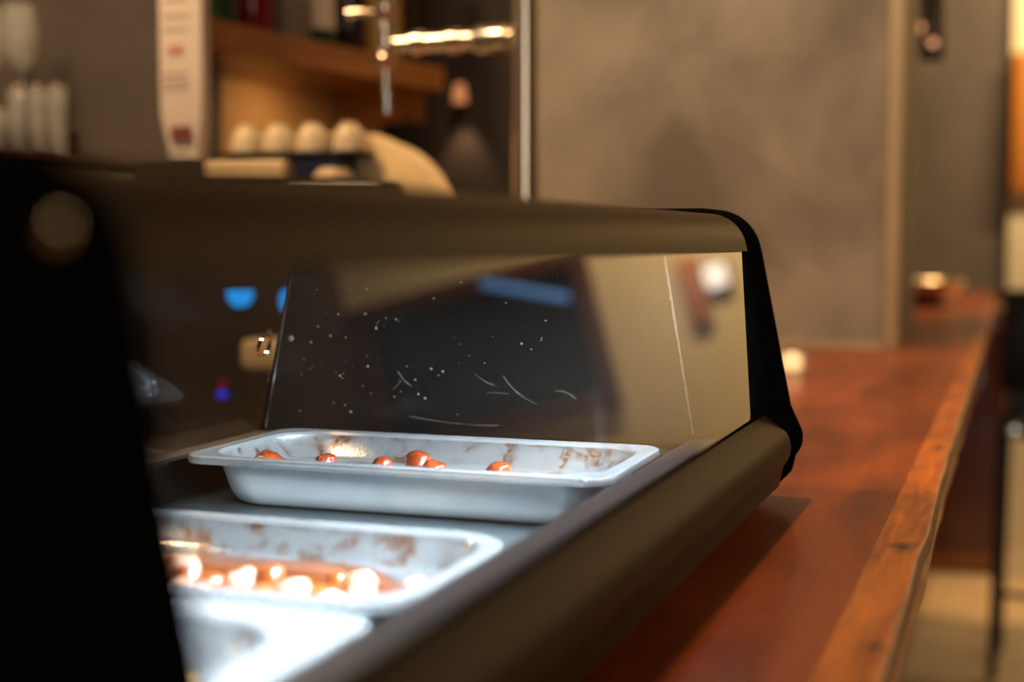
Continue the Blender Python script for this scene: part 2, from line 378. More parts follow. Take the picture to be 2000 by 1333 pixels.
MB().box(-.38, -.32, -.6, 5.6, FL, ZC-.045).build('front_panel', 'redwood', ct)
pl = MB().box(-.40, -.066, 5.6, 6.2, FL+.06, ZC-.045, .004).build('end_panel', 'redwood', ct)
MB().box(-.41, -.060, 5.585, 6.2, FL, FL+.075, .004).build('plinth', 'shelfwood', ct)

# ------------------------------------------------------------------ food display case
case = thing('food_display_case', 'long countertop glass food case with bronze hood and black ends, lit cold white inside', 'display case', (-.4, .7, ZC))
Y0, Y1, YA, YB = .225, .298, 1.100, 1.168
def arc(c, r, a0, a1, n=8): return [(c[0]+r*math.cos(math.radians(a0+(a1-a0)*i/n)), c[1]+r*math.sin(math.radians(a0+(a1-a0)*i/n))) for i in range(n+1)]
# outer profile (x, z) going round
front = [(-.2655, .1815)] + arc((-.244, .1430), .0385, 88, 10, 10) + [(-.2055, .148), (-.1800, .022)] + arc((-.1915, -.004), .0215, 30, -42, 6) + [(-.1790, -.0345), (-.208, -.044)]
prof_full = front + [(-.60, -.044), (-.640, -.030), (-.640, -.012), (-.598, .130), (-.590, .160)] + arc((-.572, .1635), .020, 150, 92, 4)
for a, b in ((Y0, Y1), (YA, YB)):
    MB().extrude_xz(prof_full[::-1], a, b).build('end_cap', 'black', case, angle=30, bevel=.0055)
# hood: shell following the profile between the caps
hf = [(-.2420, .1770)] + arc((-.2360, .1472), .0298, 88, 10, 10)
inn = [(-.2085, .1480), (-.2105, .152)] + arc((-.2360, .1472), .0245, 20, 88, 6) + [(-.575, .1705), (-.588, .158), (-.597, .150)]
hp = [(-.2055, .148)] + list(reversed(hf)) + [(-.572, .1770), (-.593, .168), (-.603, .150)] + list(reversed(inn))
MB().extrude_xz(hp, Y1, YA).build('hood', 'hood_top', case, angle=30)
# front glass, leaning outwards to the bottom
MB().extrude_xz([(-.2122, .1495), (-.2086, .1495), (-.1908, .016), (-.1945, .016)], Y1-.002, YA+.002).build('front_glass', 'glass', case, smooth=False)
# lower front body
body = [(-.1945, .0215), (-.1925, .0222)] + arc((-.1915, -.004), .0215, 34, -42, 6) + [(-.1790, -.0345), (-.208, -.044), (-.60, -.044), (-.640, -.030), (-.640, -.012), (-.610, -.010), (-.600, -.0405), (-.252, -.0405), (-.249, -.002), (-.205, .000), (-.200, .018)]
MB().extrude_xz(body, Y1, YA).build('base_body', 'hood', case, angle=30)
MB().extrude_xz([(-.2000, .0185), (-.1935, .0205), (-.1915, .0232), (-.1905, .0225), (-.1912, .0205), (-.1940, .0165)], Y1, YA).build('glass_seal', 'black', case, smooth=False)
# ledges and well
MB().extrude_xz([(-.249, -.0375), (-.249, -.0015), (-.205, .0010), (-.2005, .0185), (-.2000, .0190), (-.2045, .0010), (-.2485, -.0010), (-.252, -.0030), (-.252, -.0375)], Y1, YA).build('front_ledge', 'well', case, angle=30)
MB().box(-.605, -.250, 1.070, YA, -.0400, -.0085, .003).build('far_ledge', 'blackgloss', case)
MB().box(-.605, -.250, Y1, .300, -.0400, -.0085, .003).build('near_ledge', 'blackgloss', case)
MB().box(-.604, -.2525, .300, 1.070, -.0402, -.0385).build('deck', 'deck', case, smooth=False)
MB().extrude_xz([(-.610, -.009), (-.600, -.009), (-.598, -.038), (-.604, -.038)], Y1, YA).build('rear_ledge', 'well', case, smooth=False)
# inner end liner: dark acrylic sheet with rounded corners, plus pale rough front edge
def xz_sheet(corners, radii, y0, y1, n=6):
    pts = []
    N = len(corners)
    for i, (c, r) in enumerate(zip(corners, radii)):
        c = Vector(c); p = (Vector(corners[i-1])-c).normalized(); q_ = (Vector(corners[(i+1) % N])-c).normalized()
        half = p.angle(q_)/2; t = r/math.tan(half)
        a, b = c+p*t, c+q_*t; ctr = c+(p+q_).normalized()*(r/math.sin(half))
        va, vb = a-ctr, b-ctr
        for k in range(n+1):
            v = va.slerp(vb, k/n, va) if False else (va*(1-k/n)+vb*(k/n)).normalized()*r
            pts.append(tuple(ctr+v))
    return MB().extrude_xz(pts, y0, y1)
xz_sheet([(-.6335, -.0105), (-.247, -.0035), (-.2735, .156), (-.596, .156)], [.010, .008, .004, .004], 1.0935, 1.0975).build('end_liner', 'liner', case, smooth=False)
MB().tube([(-.6275, 1.0925, -.008), (-.5955, 1.0925, .150)], .0007, 6).build('bright_edge', 'chrome', case)
# ragged pale rim along the front edge of the liner
rg = MB(); random.seed(3)
for i in range(90):
    t = i/89.; z = .004+.142*t; x = -.2450 - .0245*max(0, (z-.004))/.142
    wd = random.uniform(.0004, .0016)
    rg.box(x-wd-.0004, x, 1.0925, 1.0934, z, z+.0014)
rg.build('ragged_edge_film', 'film', case, smooth=False)
# screws and finger hole
def screw(x, y, z, r, ax, name='screw', mt='chrome'):
    s = MB(); s.lathe([(r, 0), (r, -.0006), (r*.8, -.0014), (r*.35, -.0016), (r*.3, -.0008)], (x, y, z), ax, 20); return s.build(name, mt, case)
screw(-.6015, 1.0935, .0715, .0030, 'Y')
MB().lathe([(.0030, 0), (.0034, .0010), (.0024, .0020), (.0008, .0023)], (-.2030, .262, .1590), 'X', 20).build('screw', 'chrome', case)
# rear sliding doors of clear acrylic with a finger hole
def rear_x(z): return -.6270 + .243*z
for k, (a, b, off) in enumerate(((Y1+.002, .70, .0), (.66, 1.0915, -.006))):
    d = MB().extrude_xz([(rear_x(-.0085)+off, -.0085), (rear_x(.150)+off, .150), (rear_x(.150)+off+.003, .150), (rear_x(-.0085)+off+.003, -.0085)], a, b).build('sliding_door', 'acrylic', case, smooth=False)
zh = .066; xh = rear_x(zh)-.006
ring = MB()
tilt = math.atan(.243)
def door_pt(r, a, off):
    u, v = r*math.cos(a), r*math.sin(a)
    return (xh + v*math.sin(tilt) + off, 1.071+u, zh + v*math.cos(tilt))
R_ = [[door_pt(r, 2*PI*i/28, off) for i in range(28)] for r, off in ((.0090, .0031), (.0094, .0033), (.0094, -.0003), (.0090, -.0003), (.0090, .0031))]
ring.rings(R_, False, False).build('finger_hole', 'chrome', d)
# light strip under the hood
MB().box(-.2220, -.2130, Y1+.02, YA-.03, .1550, .1580).build('light_strip', 'led', case, smooth=False)
# marks on the end liner
random.seed(12)
def scr(pts, r=.00010):
    MB().tube(pts, r, 4).build('scratch', 'dust', case)
def arcpts(x, z, l, a0, da, n=10, y=1.0932):
    p = []; a = math.radians(a0)
    for i in range(n):
        p.append((x, y, z)); x += l/n*math.cos(a); z += l/n*math.sin(a); a += math.radians(da)/n
    return p
scr(arcpts(-.405, .045, .042, -55, 45)); scr(arcpts(-.36, .034, .022, 5, -60))
scr(arcpts(-.43, .046, .022, -40, 30)); scr(arcpts(-.50, .046, .020, -60, 40)); scr(arcpts(-.49, .008, .09, -8, 12)); scr(arcpts(-.505, .030, .012, 40, 5))
scr(arcpts(-.585, .044, .008, 35, 0)); scr(arcpts(-.42, .030, .022, 8, -20)); scr(arcpts(-.52, .085, .006, 50, 0))
sp = MB()
for i in range(70):
    x = random.triangular(-.60, -.33, -.56); z = random.uniform(.005, .135); r = random.choice((.00025, .0003, .0004, .0007))
    sp.box(x-r, x+r*random.uniform(.5, 1.6), 1.0928, 1.0933, z-r, z+r)
o = sp.build('dust_specks', 'dust', case, smooth=False); o['kind'] = 'stuff'
# water run on the inside of the front glass
dr = MB().tube([(-.2045, .683, .084), (-.2020, .683, .070), (-.2000, .682, .056), (-.1985, .681, .040), (-.1975, .680, .024)], .0013, 10, [.25, .6, 1, 1.2, .5])
dr.build('water_run', 'drop', case)

# ------------------------------------------------------------------ food pans
def make_pan(name, x0, x1, y0, y1, zr, depth, rim, ang, label, loc_mat, rc=.020, inner_r=.030, inner_depth=None, rim_left=None):
    c = ((x0+x1)/2, (y0+y1)/2)
    t = thing(name, label, 'food pan', (c[0], c[1], zr-depth), 'steel food pans in the display case')
    def R(a, b, c_, d, z, r, n=8): return [rot2(p, ang, c) for p in rrect(a, b, c_, d, z, r, n)]
    rx = rim; ir = inner_r; rl = rim_left or rim
    # rim: flat flange with a rolled lip
    m = MB()
    m.rings([R(x0+rl, x1-rx, y0+rx, y1-rx, zr-.0028, ir), R(x0+.0015, x1-.0015, y0+.0015, y1-.0015, zr-.0034, rc-.001), R(x0+.0015, x1-.0015, y0+.0015, y1-.0015, zr-.0058, rc-.001),
             R(x0, x1, y0, y1, zr-.0060, rc), R(x0-.0004, x1+.0004, y0-.0004, y1+.0004, zr-.003, rc), R(x0, x1, y0, y1, zr-.0008, rc), R(x0+.0018, x1-.0018, y0+.0018, y1-.0018, zr, rc-.002),
             R(x0+.006, x1-.006, y0+.006, y1-.006, zr-.0006, rc-.004) if rim > .012 else R(x0+.0035, x1-.0035, y0+.0035, y1-.0035, zr-.0004, rc-.003),
             R(x0+rl-.002, x1-rx+.002, y0+rx-.002, y1-rx+.002, zr-.0004, ir+.002), R(x0+rl, x1-rx, y0+rx, y1-rx, zr-.0028, ir)], False, False)
    m.build('rim', 'steel', t, angle=50)
    e = .0010; tp = .006
    # outer shell
    def sec(z, off, r): return R(x0+rl+off, x1-rx-off, y0+rx+off, y1-rx-off, z, r)
    zf = zr-depth
    s = MB()
    s.rings([sec(zr-.0030, -.0002, ir), sec(zr-.012, .0008, ir), sec(zf+.010, tp*.8, ir), sec(zf+.003, tp+.002, ir), sec(zf, tp+.007, ir-.004)], False, True)
    s.build('outer_wall', 'steel_rough', t, angle=60)
    zf = zr-(inner_depth or depth)
    s = MB()
    s.rings([sec(zr-.0026, .0002, ir), sec(zr-.006, e+.0005, ir), sec(zf+.011, tp*.8+e, ir), sec(zf+.0045, tp+.003+e, ir), sec(zf+.0012, tp+.009, ir-.004)], False, True)
    s.build('inner_wall', loc_mat, t, angle=60)
    return t
p1 = make_pan('food_pan', -.5820, -.2575, .886, 1.050, 0.0, .0385, .012, math.radians(.6),
              'raised steel food pan at the far end of the case, nearly empty', 'pan_stain', inner_depth=.0215, rim_left=.0135, inner_r=.036)
p2 = make_pan('food_pan', -.5960, -.2790, .606, .784, -.0180, .0205, .011, math.radians(-.4),
              'middle steel pan holding orange and white glazed food', 'pan_stain2', rc=.040, inner_r=.040)
p3 = make_pan('food_pan', -.5960, -.2800, .408, .594, -.0180, .0205, .028, math.radians(-.8),
              'nearest steel pan with a wide bright rim and beige food', 'pan_stain', rc=.020, inner_r=.045)
p2['category'] = p3['category'] = 'food pan'

def lump(r, seed, sx=1, sy=1, sz=.8, rough=.18):
    rn = random.Random(seed); bm = bmesh.new(); bmesh.ops.create_icosphere(bm, subdivisions=3, radius=r)
    ph = [rn.uniform(0, 6.28) for _ in range(9)]
    for v in bm.verts:
        n = v.co.normalized()
        k = 1 + rough*(.5*math.sin(3.1*n.x+ph[0])*math.cos(2.7*n.y+ph[1]) + .35*math.sin(6*n.z+ph[2]+2*n.x) + .3*math.sin(9*n.y+ph[3])*math.sin(8*n.x+ph[4]) + .15*math.sin(17*n.x+ph[5])*math.sin(15*n.z+ph[6]))
        v.co = Vector((v.co.x*k*sx, v.co.y*k*sy, v.co.z*k*sz))
    m = MB(); m.bm.free(); m.bm = bm; return m
def food(name, x, y, zfloor, r, seed, mt, label, cat, group=None, sz=.8, sx=1.1):
    o = lump(r, seed, sx, 1, sz).build(name, mt, angle=180); o.location = (x, y, zfloor + r*sz*.93); o.rotation_euler.z = seed*1.7
    return tag(o, label, cat, group)
zf1 = -.0215+.0012
g1 = 'meat pieces left in the far pan'
food('meat_piece', -.432, .982, zf1, .0105, 1, 'meat', 'largest glazed brown meat piece in the far pan', 'food', g1, .86)
food('meat_piece', -.4145, .970, zf1, .0085, 2, 'meat', 'small dark meat piece touching the right of the largest in the far pan', 'food', g1)
food('meat_piece', -.362, .968, zf1, .0095, 3, 'meat', 'lone glossy meat piece farthest right in the far pan', 'food', g1)
food('meat_piece', -.458, .972, zf1, .0080, 4, 'meat', 'meat piece just left of the largest in the far pan', 'food', g1, .8)
food('meat_piece', -.506, .972, zf1, .0085, 5, 'meat', 'paler meat piece left of the others in the far pan', 'food', g1, .8)
food('meat_piece', -.540, .945, zf1, .0105, 6, 'meat', 'meat piece in the left corner of the far pan, mirrored in the rear door', 'food', g1, .8)
food('meat_piece', -.556, .968, zf1, .0085, 8, 'meat', 'meat piece against the left wall of the far pan', 'food', g1, .8)
def pool(name, cx, cy, rx, ry, z, h, seed, label, mt='sauce'):
    rn = random.Random(seed); ph = [rn.uniform(0, 6) for _ in range(4)]; rs = []
    for k, (s, zz) in enumerate(((1.0, 0), (.97, h*.6), (.8, h*.9), (.4, h))):
        rs.append([(cx+rx*s*(1+.12*math.sin(3*a+ph[0])+.06*math.sin(7*a+ph[1]))*math.cos(a), cy+ry*s*(1+.12*math.sin(2*a+ph[2])+.06*math.sin(8*a+ph[3]))*math.sin(a), z+zz) for a in [2*PI*i/48 for i in range(48)]])
    o = MB().rings(rs).build(name, mt, angle=80); o['kind'] = 'stuff'; return tag(o, label, 'sauce')
pool('sauce_pool', -.500, .955, .052, .030, zf1, .0035, 4, 'thin orange sauce left on the floor of the far pan')
zf2 = -.0385+.0012
g2 = 'pieces of food in the middle pan'
random.seed(5)
kinds = ['orangefood', 'onion', 'orangefood', 'onion', 'orangefood', 'onion', 'orangefood', 'onion', 'onion', 'orangefood', 'orangefood', 'onion', 'orangefood', 'onion']
for i, k in enumerate(kinds):
    x = -.555 + .0182*i + random.uniform(-.003, .003)
    for row, yy in enumerate((.644, .672, .700)):
        kk = k if row == 0 else kinds[(i+row*3) % len(kinds)]
        if row == 2 and i % 3 == 0: continue
        if row == 1 and i % 4 == 1: continue
        food('orange_food_piece' if kk == 'orangefood' else 'onion_piece', x + row*.006, yy + random.uniform(-.006, .006), zf2, random.uniform(.0074, .0098) - row*.001, 20+i+row*20, kk,
             ('orange glazed food chunk among others in the middle pan' if kk == 'orangefood' else 'whitish onion chunk among others in the middle pan'), 'food', g2 if kk == 'orangefood' else 'onion chunks in the middle pan', .8)
pool('sauce_pool', -.43, .695, .125, .058, zf2, .004, 9, 'orange sauce under the food in the middle pan')
for i in range(11):
    x = -.412 + .026*(i % 4) + random.uniform(-.004, .004); yy = .475 + .026*(i//4) + random.uniform(-.005, .005)
    food('potato_piece', x, yy, zf2, random.uniform(.010, .0135), 90+i, 'beigefood', 'beige potato chunk among others in the nearest pan', 'food', 'potato chunks in the nearest pan', .75)
pool('sauce_pool', -.40, .505, .078, .044, zf2, .007, 14, 'pale yellow sauce in the nearest pan', 'beigefood')

# ------------------------------------------------------------------ tap tower
tap = thing('beer_tap_tower', 'tall chrome beer tap column with a spout, standing on the bar behind the case', 'beer tap', (-.67, 1.9, ZC))
MB().lathe([(.034, ZC), (.034, ZC+.006), (.026, ZC+.012), (.0185, ZC+.02), (.0185, .60), (.0170, .602), (.001, .602)], (-.67, 1.9, 0), 'Z', 40).build('column', 'satin', tap)
MB().lathe([(.010, .004), (.0165, .003), (.0165, -.006), (.0205, -.009), (.0210, -.050), (.0180, -.055), (.0150, -.059), (.0150, -.078), (.0180, -.082), (.0180, -.096), (.0140, -.100), (.0140, -.134), (.0170, -.138), (.0170, -.152), (.0115, -.156), (.0115, -.180)], (-.689, 1.9, .440), 'X', 32).build('shank', 'satin', tap)
f_ = MB()
f_.lathe([(.0050, .371), (.0066, .372), (.0070, .404), (.0115, .408), (.0150, .414), (.0165, .420), (.0130, .426), (.0140, .440), (.0140, .455), (.0175, .459), (.0175, .467), (.0120, .471), (.0135, .482), (.0180, .487), (.0180, .495), (.0110, .500), (.0060, .505)], (-.885, 1.9, 0), 'Z', 28)
f_.build('faucet', 'satin', tap)
MB().lathe([(.0050, .341), (.0056, .3415), (.0062, .372)], (-.8835, 1.9, 0), 'Z', 18).build('nozzle', 'steel', tap)
MB().tube([(-.885, 1.9, .474), (-.905, 1.9, .487), (-.925, 1.9, .489), (-.945, 1.9, .487)], .006, 12, [1, .8, 1, 1.3]).build('side_lever', 'satin', tap)
MB().lathe([(.005, .500), (.006, .505), (.011, .52), (.016, .60), (.013, .63), (.002, .635)], (-.885, 1.9, 0), 'Z', 20).build('handle', 'blackmetal', tap)

# ------------------------------------------------------------------ back counter and machine behind the bar
bc = thing('back_counter', 'dark back counter behind the bar carrying the machine and glasses', 'counter', (-1.7, 2.0, FL))
MB().box(-2.68, -.83, 1.50, 2.11, -.235, -.20, .004).build('worktop', 'machine', bc)
MB().box(-2.66, -.86, 1.54, 2.10, FL, -.235).build('cabinet', 'darkwall', bc)
em = thing('coffee_machine', 'dark machine with cream top band and blue indicator lights behind the case', 'machine', (-1.05, 2.05, -.20))
MB().box(-1.31, -.890, 1.90, 2.10, -.18, .243, .012).build('housing', 'machine', em)
MB().box(-1.188, -1.050, 1.892, 2.10, .243, .277, .006).build('top_band', 'creammetal', em)
MB().box(-1.315, -1.188, 1.892, 2.10, .243, .277, .004).build('top_plate', 'machine', em)
for xx in (-1.28, -.92):
    for yy in (1.93, 2.07): MB().lathe([(.014, -.20), (.016, -.178)], (xx, yy, 0), 'Z', 16).build('foot', 'blackmetal', em)
MB().box(-1.045, -.965, 1.91, 2.09, .243, .282, .006).build('navy_lid', 'navy', em)
MB().lathe([(.030, .243), (.031, .252), (.024, .263), (.010, .267), (.001, .267)], (-.985, 1.928, 0), 'Z', 28).build('round_knob', 'creammetal', em)
def disc(x, z, rx, rz, mt, nm, cut=None):
    pts = []
    for i in range(24):
        a = 2*PI*i/24; zz = rz*math.sin(a)
        if cut is not None: zz = min(zz, cut)
        pts.append((x+rx*math.cos(a), zz+z))
    MB().extrude_xz(pts, 1.892, 1.902).build(nm, mt, em, smooth=False)
disc(-1.130, .077, .021, .022, 'bluelight', 'blue_display', .004)
disc(-1.048, .066, .012, .017, 'bluelight', 'blue_display')
disc(-1.164, -.080, .006, .006, 'deepblue', 'blue_indicator')
disc(-1.163, -.064, .005, .005, 'redlight', 'red_indicator')
MB().box(-1.10, -.95, 1.84, 1.90, -.035, .010, .010).build('group_head', 'creammetal', em)
MB().box(-1.30, -.87, 1.78, 1.90, -.185, -.155, .006).build('drip_tray', 'steel', em)

MB().box(-1.175, -.935, 1.905, 1.985, .2825, .2900, .002).build('cup_rack', 'blackmetal', em)
MB().box(-1.160, -1.060, 1.915, 1.975, .2770, .2825).build('rack_foot', 'blackmetal', em)
# cream cups in a row on the machine, bottoms up
def cup(x, y, z, label):
    t = thing('cup', label, 'cup', (x, y, z), 'cream cups upside down on the machine')
    MB().lathe([(.0240, 0), (.0255, .002), (.0250, .014), (.0215, .030), (.0160, .038), (.0130, .040), (.0130, .0435), (.0115, .0435), (.0110, .041), (.001, .041)], (x, y, z), 'Z', 28).build('bowl', 'creamware', t)
    MB().tube([(x+.022, y-.010, z+.028), (x+.034, y-.014, z+.024), (x+.034, y-.014, z+.012), (x+.024, y-.010, z+.008)], .0025, 8).build('handle', 'creamware', t)
names = ['leftmost upside-down cream cup in the row on the machine, beside the tall white carton', 'second upside-down cream cup from the left in the row on the machine',
         'third upside-down cream cup from the left in the row on the machine', 'rightmost upside-down cream cup in the row, beside the draped cloth']
sauc = [(-1.140, 1.94), (-1.085, 1.94), (-1.030, 1.945), (-.970, 1.95)]
for (x, y), nme in zip(sauc, names): cup(x, y, .2905, nme)
# draped cloth over the right shoulder of the machine
cl = MB(); rs = []
prof = [(-1.020, .316), (-1.003, .321), (-.985, .320), (-.965, .313), (-.945, .303), (-.925, .290), (-.908, .274), (-.892, .256), (-.880, .238), (-.868, .215), (-.858, .170)]
NY = 26
grid = []
for j in range(NY+1):
    t = j/NY; yy = 1.975 + .135*t; row = []
    for i, (px, pz) in enumerate(prof):
        fold = .005*math.sin(t*19 + i*.25) + .0025*math.sin(t*41+i*.6)
        row.append(cl.bm.verts.new((px+fold*.8, yy, pz+fold)))
    grid.append(row)
for j in range(NY):
    for i in range(len(prof)-1): cl.bm.faces.new((grid[j][i], grid[j+1][i], grid[j+1][i+1], grid[j][i+1]))
# front fall of the cloth
fl = []
for j in range(9):
    row = []
    for i, (px, pz) in enumerate(prof):
        if px < -.965: continue
        t = j/8; zz = pz + (.12 - pz)*t
        row.append(cl.bm.verts.new((px - .012*t, 1.975 - .010*math.sin(t*PI/2) + .005*math.sin(i*1.7 + t*2), zz)))
    fl.append(row)
for j in range(8):
    for i in range(len(fl[0])-1): cl.bm.faces.new((fl[j][i], fl[j][i+1], fl[j+1][i+1], fl[j+1][i]))
o = cl.build('draped_cloth', 'cloth', angle=180)
sm = o.modifiers.new('thick', 'SOLIDIFY'); sm.thickness = .006
tag(o, 'cream folded cloth draped over the right side of the machine', 'cloth')
# the bin the cloth lies on
bn = thing('ice_bucket', 'dark rounded container under the draped cream cloth', 'container', (-.93, 2.08, .243))
MB().box(-.985, -.925, 1.99, 2.09, .2435, .285, .015).build('bucket_body', 'blackmetal', bn)

# tall white carton on the machine
cn = thing('tall_carton', 'tall slim off-white carton with faded grey and red print, standing left of the cups', 'carton', (-1.235, 1.90, .277))
m = MB()
def cs(xa, xb, ya, yb, z): return [(xa, ya, z), (xb, ya, z), (xb, yb, z), (xa, yb, z)]
m.rings([cs(-1.246, -1.195, 1.888, 1.914, .2775), cs(-1.248, -1.193, 1.886, 1.916, .300), cs(-1.256, -1.182, 1.880, 1.905, .345), cs(-1.257, -1.181, 1.880, 1.905, .40), cs(-1.257, -1.181, 1.880, 1.905, .66), cs(-1.245, -1.20, 1.897, 1.903, .71)])
cbody = m.build('carton_body', 'white', cn, angle=20, bevel=.004)
for (xa, xb, za, zb, mt) in ((-1.243, -1.212, .289, .294, 'ink'), (-1.238, -1.203, .308, .330, 'darkred'), (-1.250, -1.203, .385, .389, 'ink'), (-1.250, -1.203, .396, .400, 'ink'), (-1.250, -1.208, .407, .411, 'ink'),
                             (-1.240, -1.214, .438, .452, 'redink'), (-1.248, -1.203, .475, .478, 'ink'), (-1.248, -1.203, .495, .498, 'ink'), (-1.245, -1.208, .52, .523, 'ink')):
    MB().box(xa, xb, 1.8785 if za > .34 else (1.8795 if za > .30 else 1.885), 1.892, za, zb).build('printed_mark', mt, cbody, smooth=False)

# glasses on a tray left
tr = thing('glass_tray', 'dark red-brown tray stack carrying the tall glasses at the far left', 'tray', (-1.60, 1.92, -.20))
MB().box(-1.86, -1.40, 1.76, 2.10, -.20, .268, .01).build('tray_body', 'machine', tr)
MB().box(-1.88, -1.385, 1.74, 2.12, .268, .285, .005).build('tray_top', 'frame', tr)
M['tumbler'] = mat('pale_highlight_glass', (.62, .66, .60), .12, noise=.1, spec=.8)  # pale colour stands in for highlights on the glass
M['tumbler'].node_tree.nodes['Principled BSDF'].inputs['Alpha'].default_value = .26
def tumbler(x, y, z, h, r, label, group):
    t = thing('tall_glass', label, 'glass', (x, y, z), group)
    MB().lathe([(r*.78, 0), (r*.82, .001), (r, h), (r-.0012, h), (r*.82-.0016, .010), (.001, .010)], (x, y, z), 'Z', 28, True, True).build('glass_wall', 'tumbler', t)
    MB().lathe([(r*.74, .001), (r*.76, .004), (r*.72, .009), (.001, .0092)], (x, y, z), 'Z', 24).build('thick_base', 'chrome', t)
    MB().lathe([(r+.0003, h-.002), (r+.0005, h+.0006), (r-.0016, h+.0006), (r-.0018, h-.002)], (x, y, z), 'Z', 28, False, False).build('lip', 'brass', t)
pos = [('tall glass nearest the left picture edge, bottom row', -1.575, 1.90), ('tall glass second from the left, bottom row', -1.537, 1.90), ('tall glass third from the left, bottom row', -1.497, 1.90), ('tall glass at the right end of the bottom row', -1.460, 1.90)]
for i, (lb, x, y) in enumerate(pos): tumbler(x, y, .2855, .118 if i else .085, .0165, lb + ' on the left tray', 'tall glasses on the left tray')
# stemmed glasses behind and above
def stem(x, y, z, label):
    t = thing('stemmed_glass', label, 'glass', (x, y, z), 'stemmed glasses behind the tall glasses')
    MB().lathe([(.026, 0), (.026, .001), (.005, .006), (.0032, .02), (.0038, .05), (.0062, .056), (.0035, .062), (.0035, .09), (.008, .098)], (x, y, z), 'Z', 24).build('stem', 'chrome', t)
    MB().lathe([(.004, .096), (.020, .110), (.029, .135), (.030, .17), (.026, .21), (.025, .21), (.028, .17), (.027, .137), (.018, .112), (.002, .099)], (x, y, z), 'Z', 28).build('bowl', 'tumbler', t)
stem(-1.690, 2.02, .3470, 'stemmed glass nearest the left edge, behind the tall glasses')
stem(-1.625, 2.02, .3470, 'stemmed glass on the right of its pair, behind the tall glasses')
MB_ = MB().box(-1.76, -1.56, 1.98, 2.09, .2855, .3465, .004).build('wooden_riser', 'frame'); tag(MB_, 'low dark wooden riser under the stemmed glasses', 'stand')

# ------------------------------------------------------------------ niche shelf with bottles
sh = thing('wall_shelf', 'honey-coloured wooden shelf on the warm lit wall', 'shelf', (-1.3, 2.4, .46))
n3 = Vector((nx, ny, 0))
def npt(s, off, z):   # s along the wall from A, off away from it
    p = A + Vector((dx, dy, 0))*s + n3*off; return (p.x, p.y, z)
def nbox(mb, s0, s1, o0, o1, z0, z1):
    a = [npt(s0, o0, z0), npt(s1, o0, z0), npt(s1, o1, z0), npt(s0, o1, z0)]
    return mb.rings([a, [(x, y, z1) for x, y, _ in a]])
bd = [npt(.06, .002, .462), npt(.66, .002, .462), npt(.66, .235, .462), npt(-.12, .235, .462)]
MB().rings([bd, [(x, y, .512) for x, y, _ in bd]]).build('board', 'shelfwood', sh, bevel=.003)
nbox(MB(), .60, .64, .01, .20, .40, .462).build('bracket', 'shelfwood', sh)
def bottle(s, off, r, h, mt, name, label, cat='bottle', neck=True, lab=None, grp=None):
    x, y, _ = npt(s, off, 0); z = .5122
    t = thing(name, label, cat, (x, y, z), grp)
    if neck: bo = MB().lathe([(r*.95, 0), (r, .003), (r, h*.62), (r*.8, h*.70), (r*.38, h*.78), (r*.36, h*.97), (r*.42, h), (r*.3, h)], (x, y, z), 'Z', 28).build('bottle_body', mt, t)
    else: MB().box(x-r, x+r, y-r, y+r, z, z+h, .003).build('box_body', mt, t)
    if lab: MB().lathe([(r+.0006, h*.12), (r+.0006, h*.50)], (x, y, z), 'Z', 28, False, False).build('label_band', lab, bo)
    return t
bottle(.00, .18, .033, .30, 'greenbottle', 'bottle', 'green bottle at the left end of the wall shelf, beside the carton')
bottle(.10, .18, .034, .30, 'redbottle', 'bottle', 'burgundy bottle on the wall shelf with a pale spot of label', lab='redbottle')
bottle(.19, .17, .040, .10, 'greybottle', 'storage_box', 'grey-brown box on the wall shelf right of the burgundy bottle', 'box', False)
bottle(.30, .17, .036, .28, 'greenbottle', 'bottle', 'green bottle with pale label in the middle of the wall shelf', lab='whitelabel')
bottle(.41, .17, .034, .30, 'darkbottle', 'bottle', 'dark brown bottle on the wall shelf behind the tap spout')
bottle(.50, .17, .040, .26, 'yellow', 'storage_box', 'mustard-yellow box near the right end of the wall shelf', 'box', False)
bottle(.60, .17, .034, .30, 'darkbottle', 'bottle', 'dark bottle at the right end of the wall shelf')
# sconce on the alcove wall
sn = thing('wall_sconce', 'small copper downlight on the dark alcove wall behind the tap', 'lamp', (-1.19, 2.95, .49))
MB().lathe([(.010, .50), (.012, .498), (.017, .46), (.015, .459), (.012, .49), (.001, .492)], (-1.185, 2.925, 0), 'Z', 24, True, True).build('shade', 'sconceglow', sn)
MB().box(-1.192, -1.178, 2.93, 2.96, .478, .490).build('wall_arm', 'brass', sn)
MB().lathe([(.012, .478), (.012, .470), (.001, .466)], (-1.185, 2.925, 0), 'Z', 16).build('bulb', 'flame', sn)
light('sconce_light', 'SPOT', (-1.185, 2.915, .455), (-1.185, 2.99, .0), 2.2, (1, .6, .34), .01, 70, .8)

# ------------------------------------------------------------------ things along the bar
dish = thing('metal_dish', 'shiny round metal dish on the bar beyond the plaster pillar', 'dish', (-.33, 4.75, ZC))
MB().lathe([(.060, 0), (.064, .004), (.075, .022), (.105, .052), (.116, .078), (.120, .080), (.118, .084), (.110, .078), (.098, .052), (.068, .026), (.001, .020)], (-.310, 4.75, ZC), 'Z', 48).build('bowl', 'goldsteel', dish)
MB().lathe([(.066, 0), (.068, .018), (.060, .020)], (-.310, 4.75, ZC+.0), 'Z', 32).build('foot_ring', 'blackmetal', dish)
tl = thing('tealight', 'small glowing tealight glass on the bar just behind the case end', 'candle', (-.350, 2.26, ZC))
MB().lathe([(.020, 0), (.022, .002), (.024, .034), (.0225, .034), (.020, .004), (.001, .004)], (-.350, 2.26, ZC), 'Z', 24).build('glass_cup', 'tumbler', tl)
MB().lathe([(.014, .0045), (.0165, .010), (.0165, .024), (.012, .032), (.001, .034)], (-.350, 2.26, ZC), 'Z', 20).build('glowing_wax', 'flame', tl)
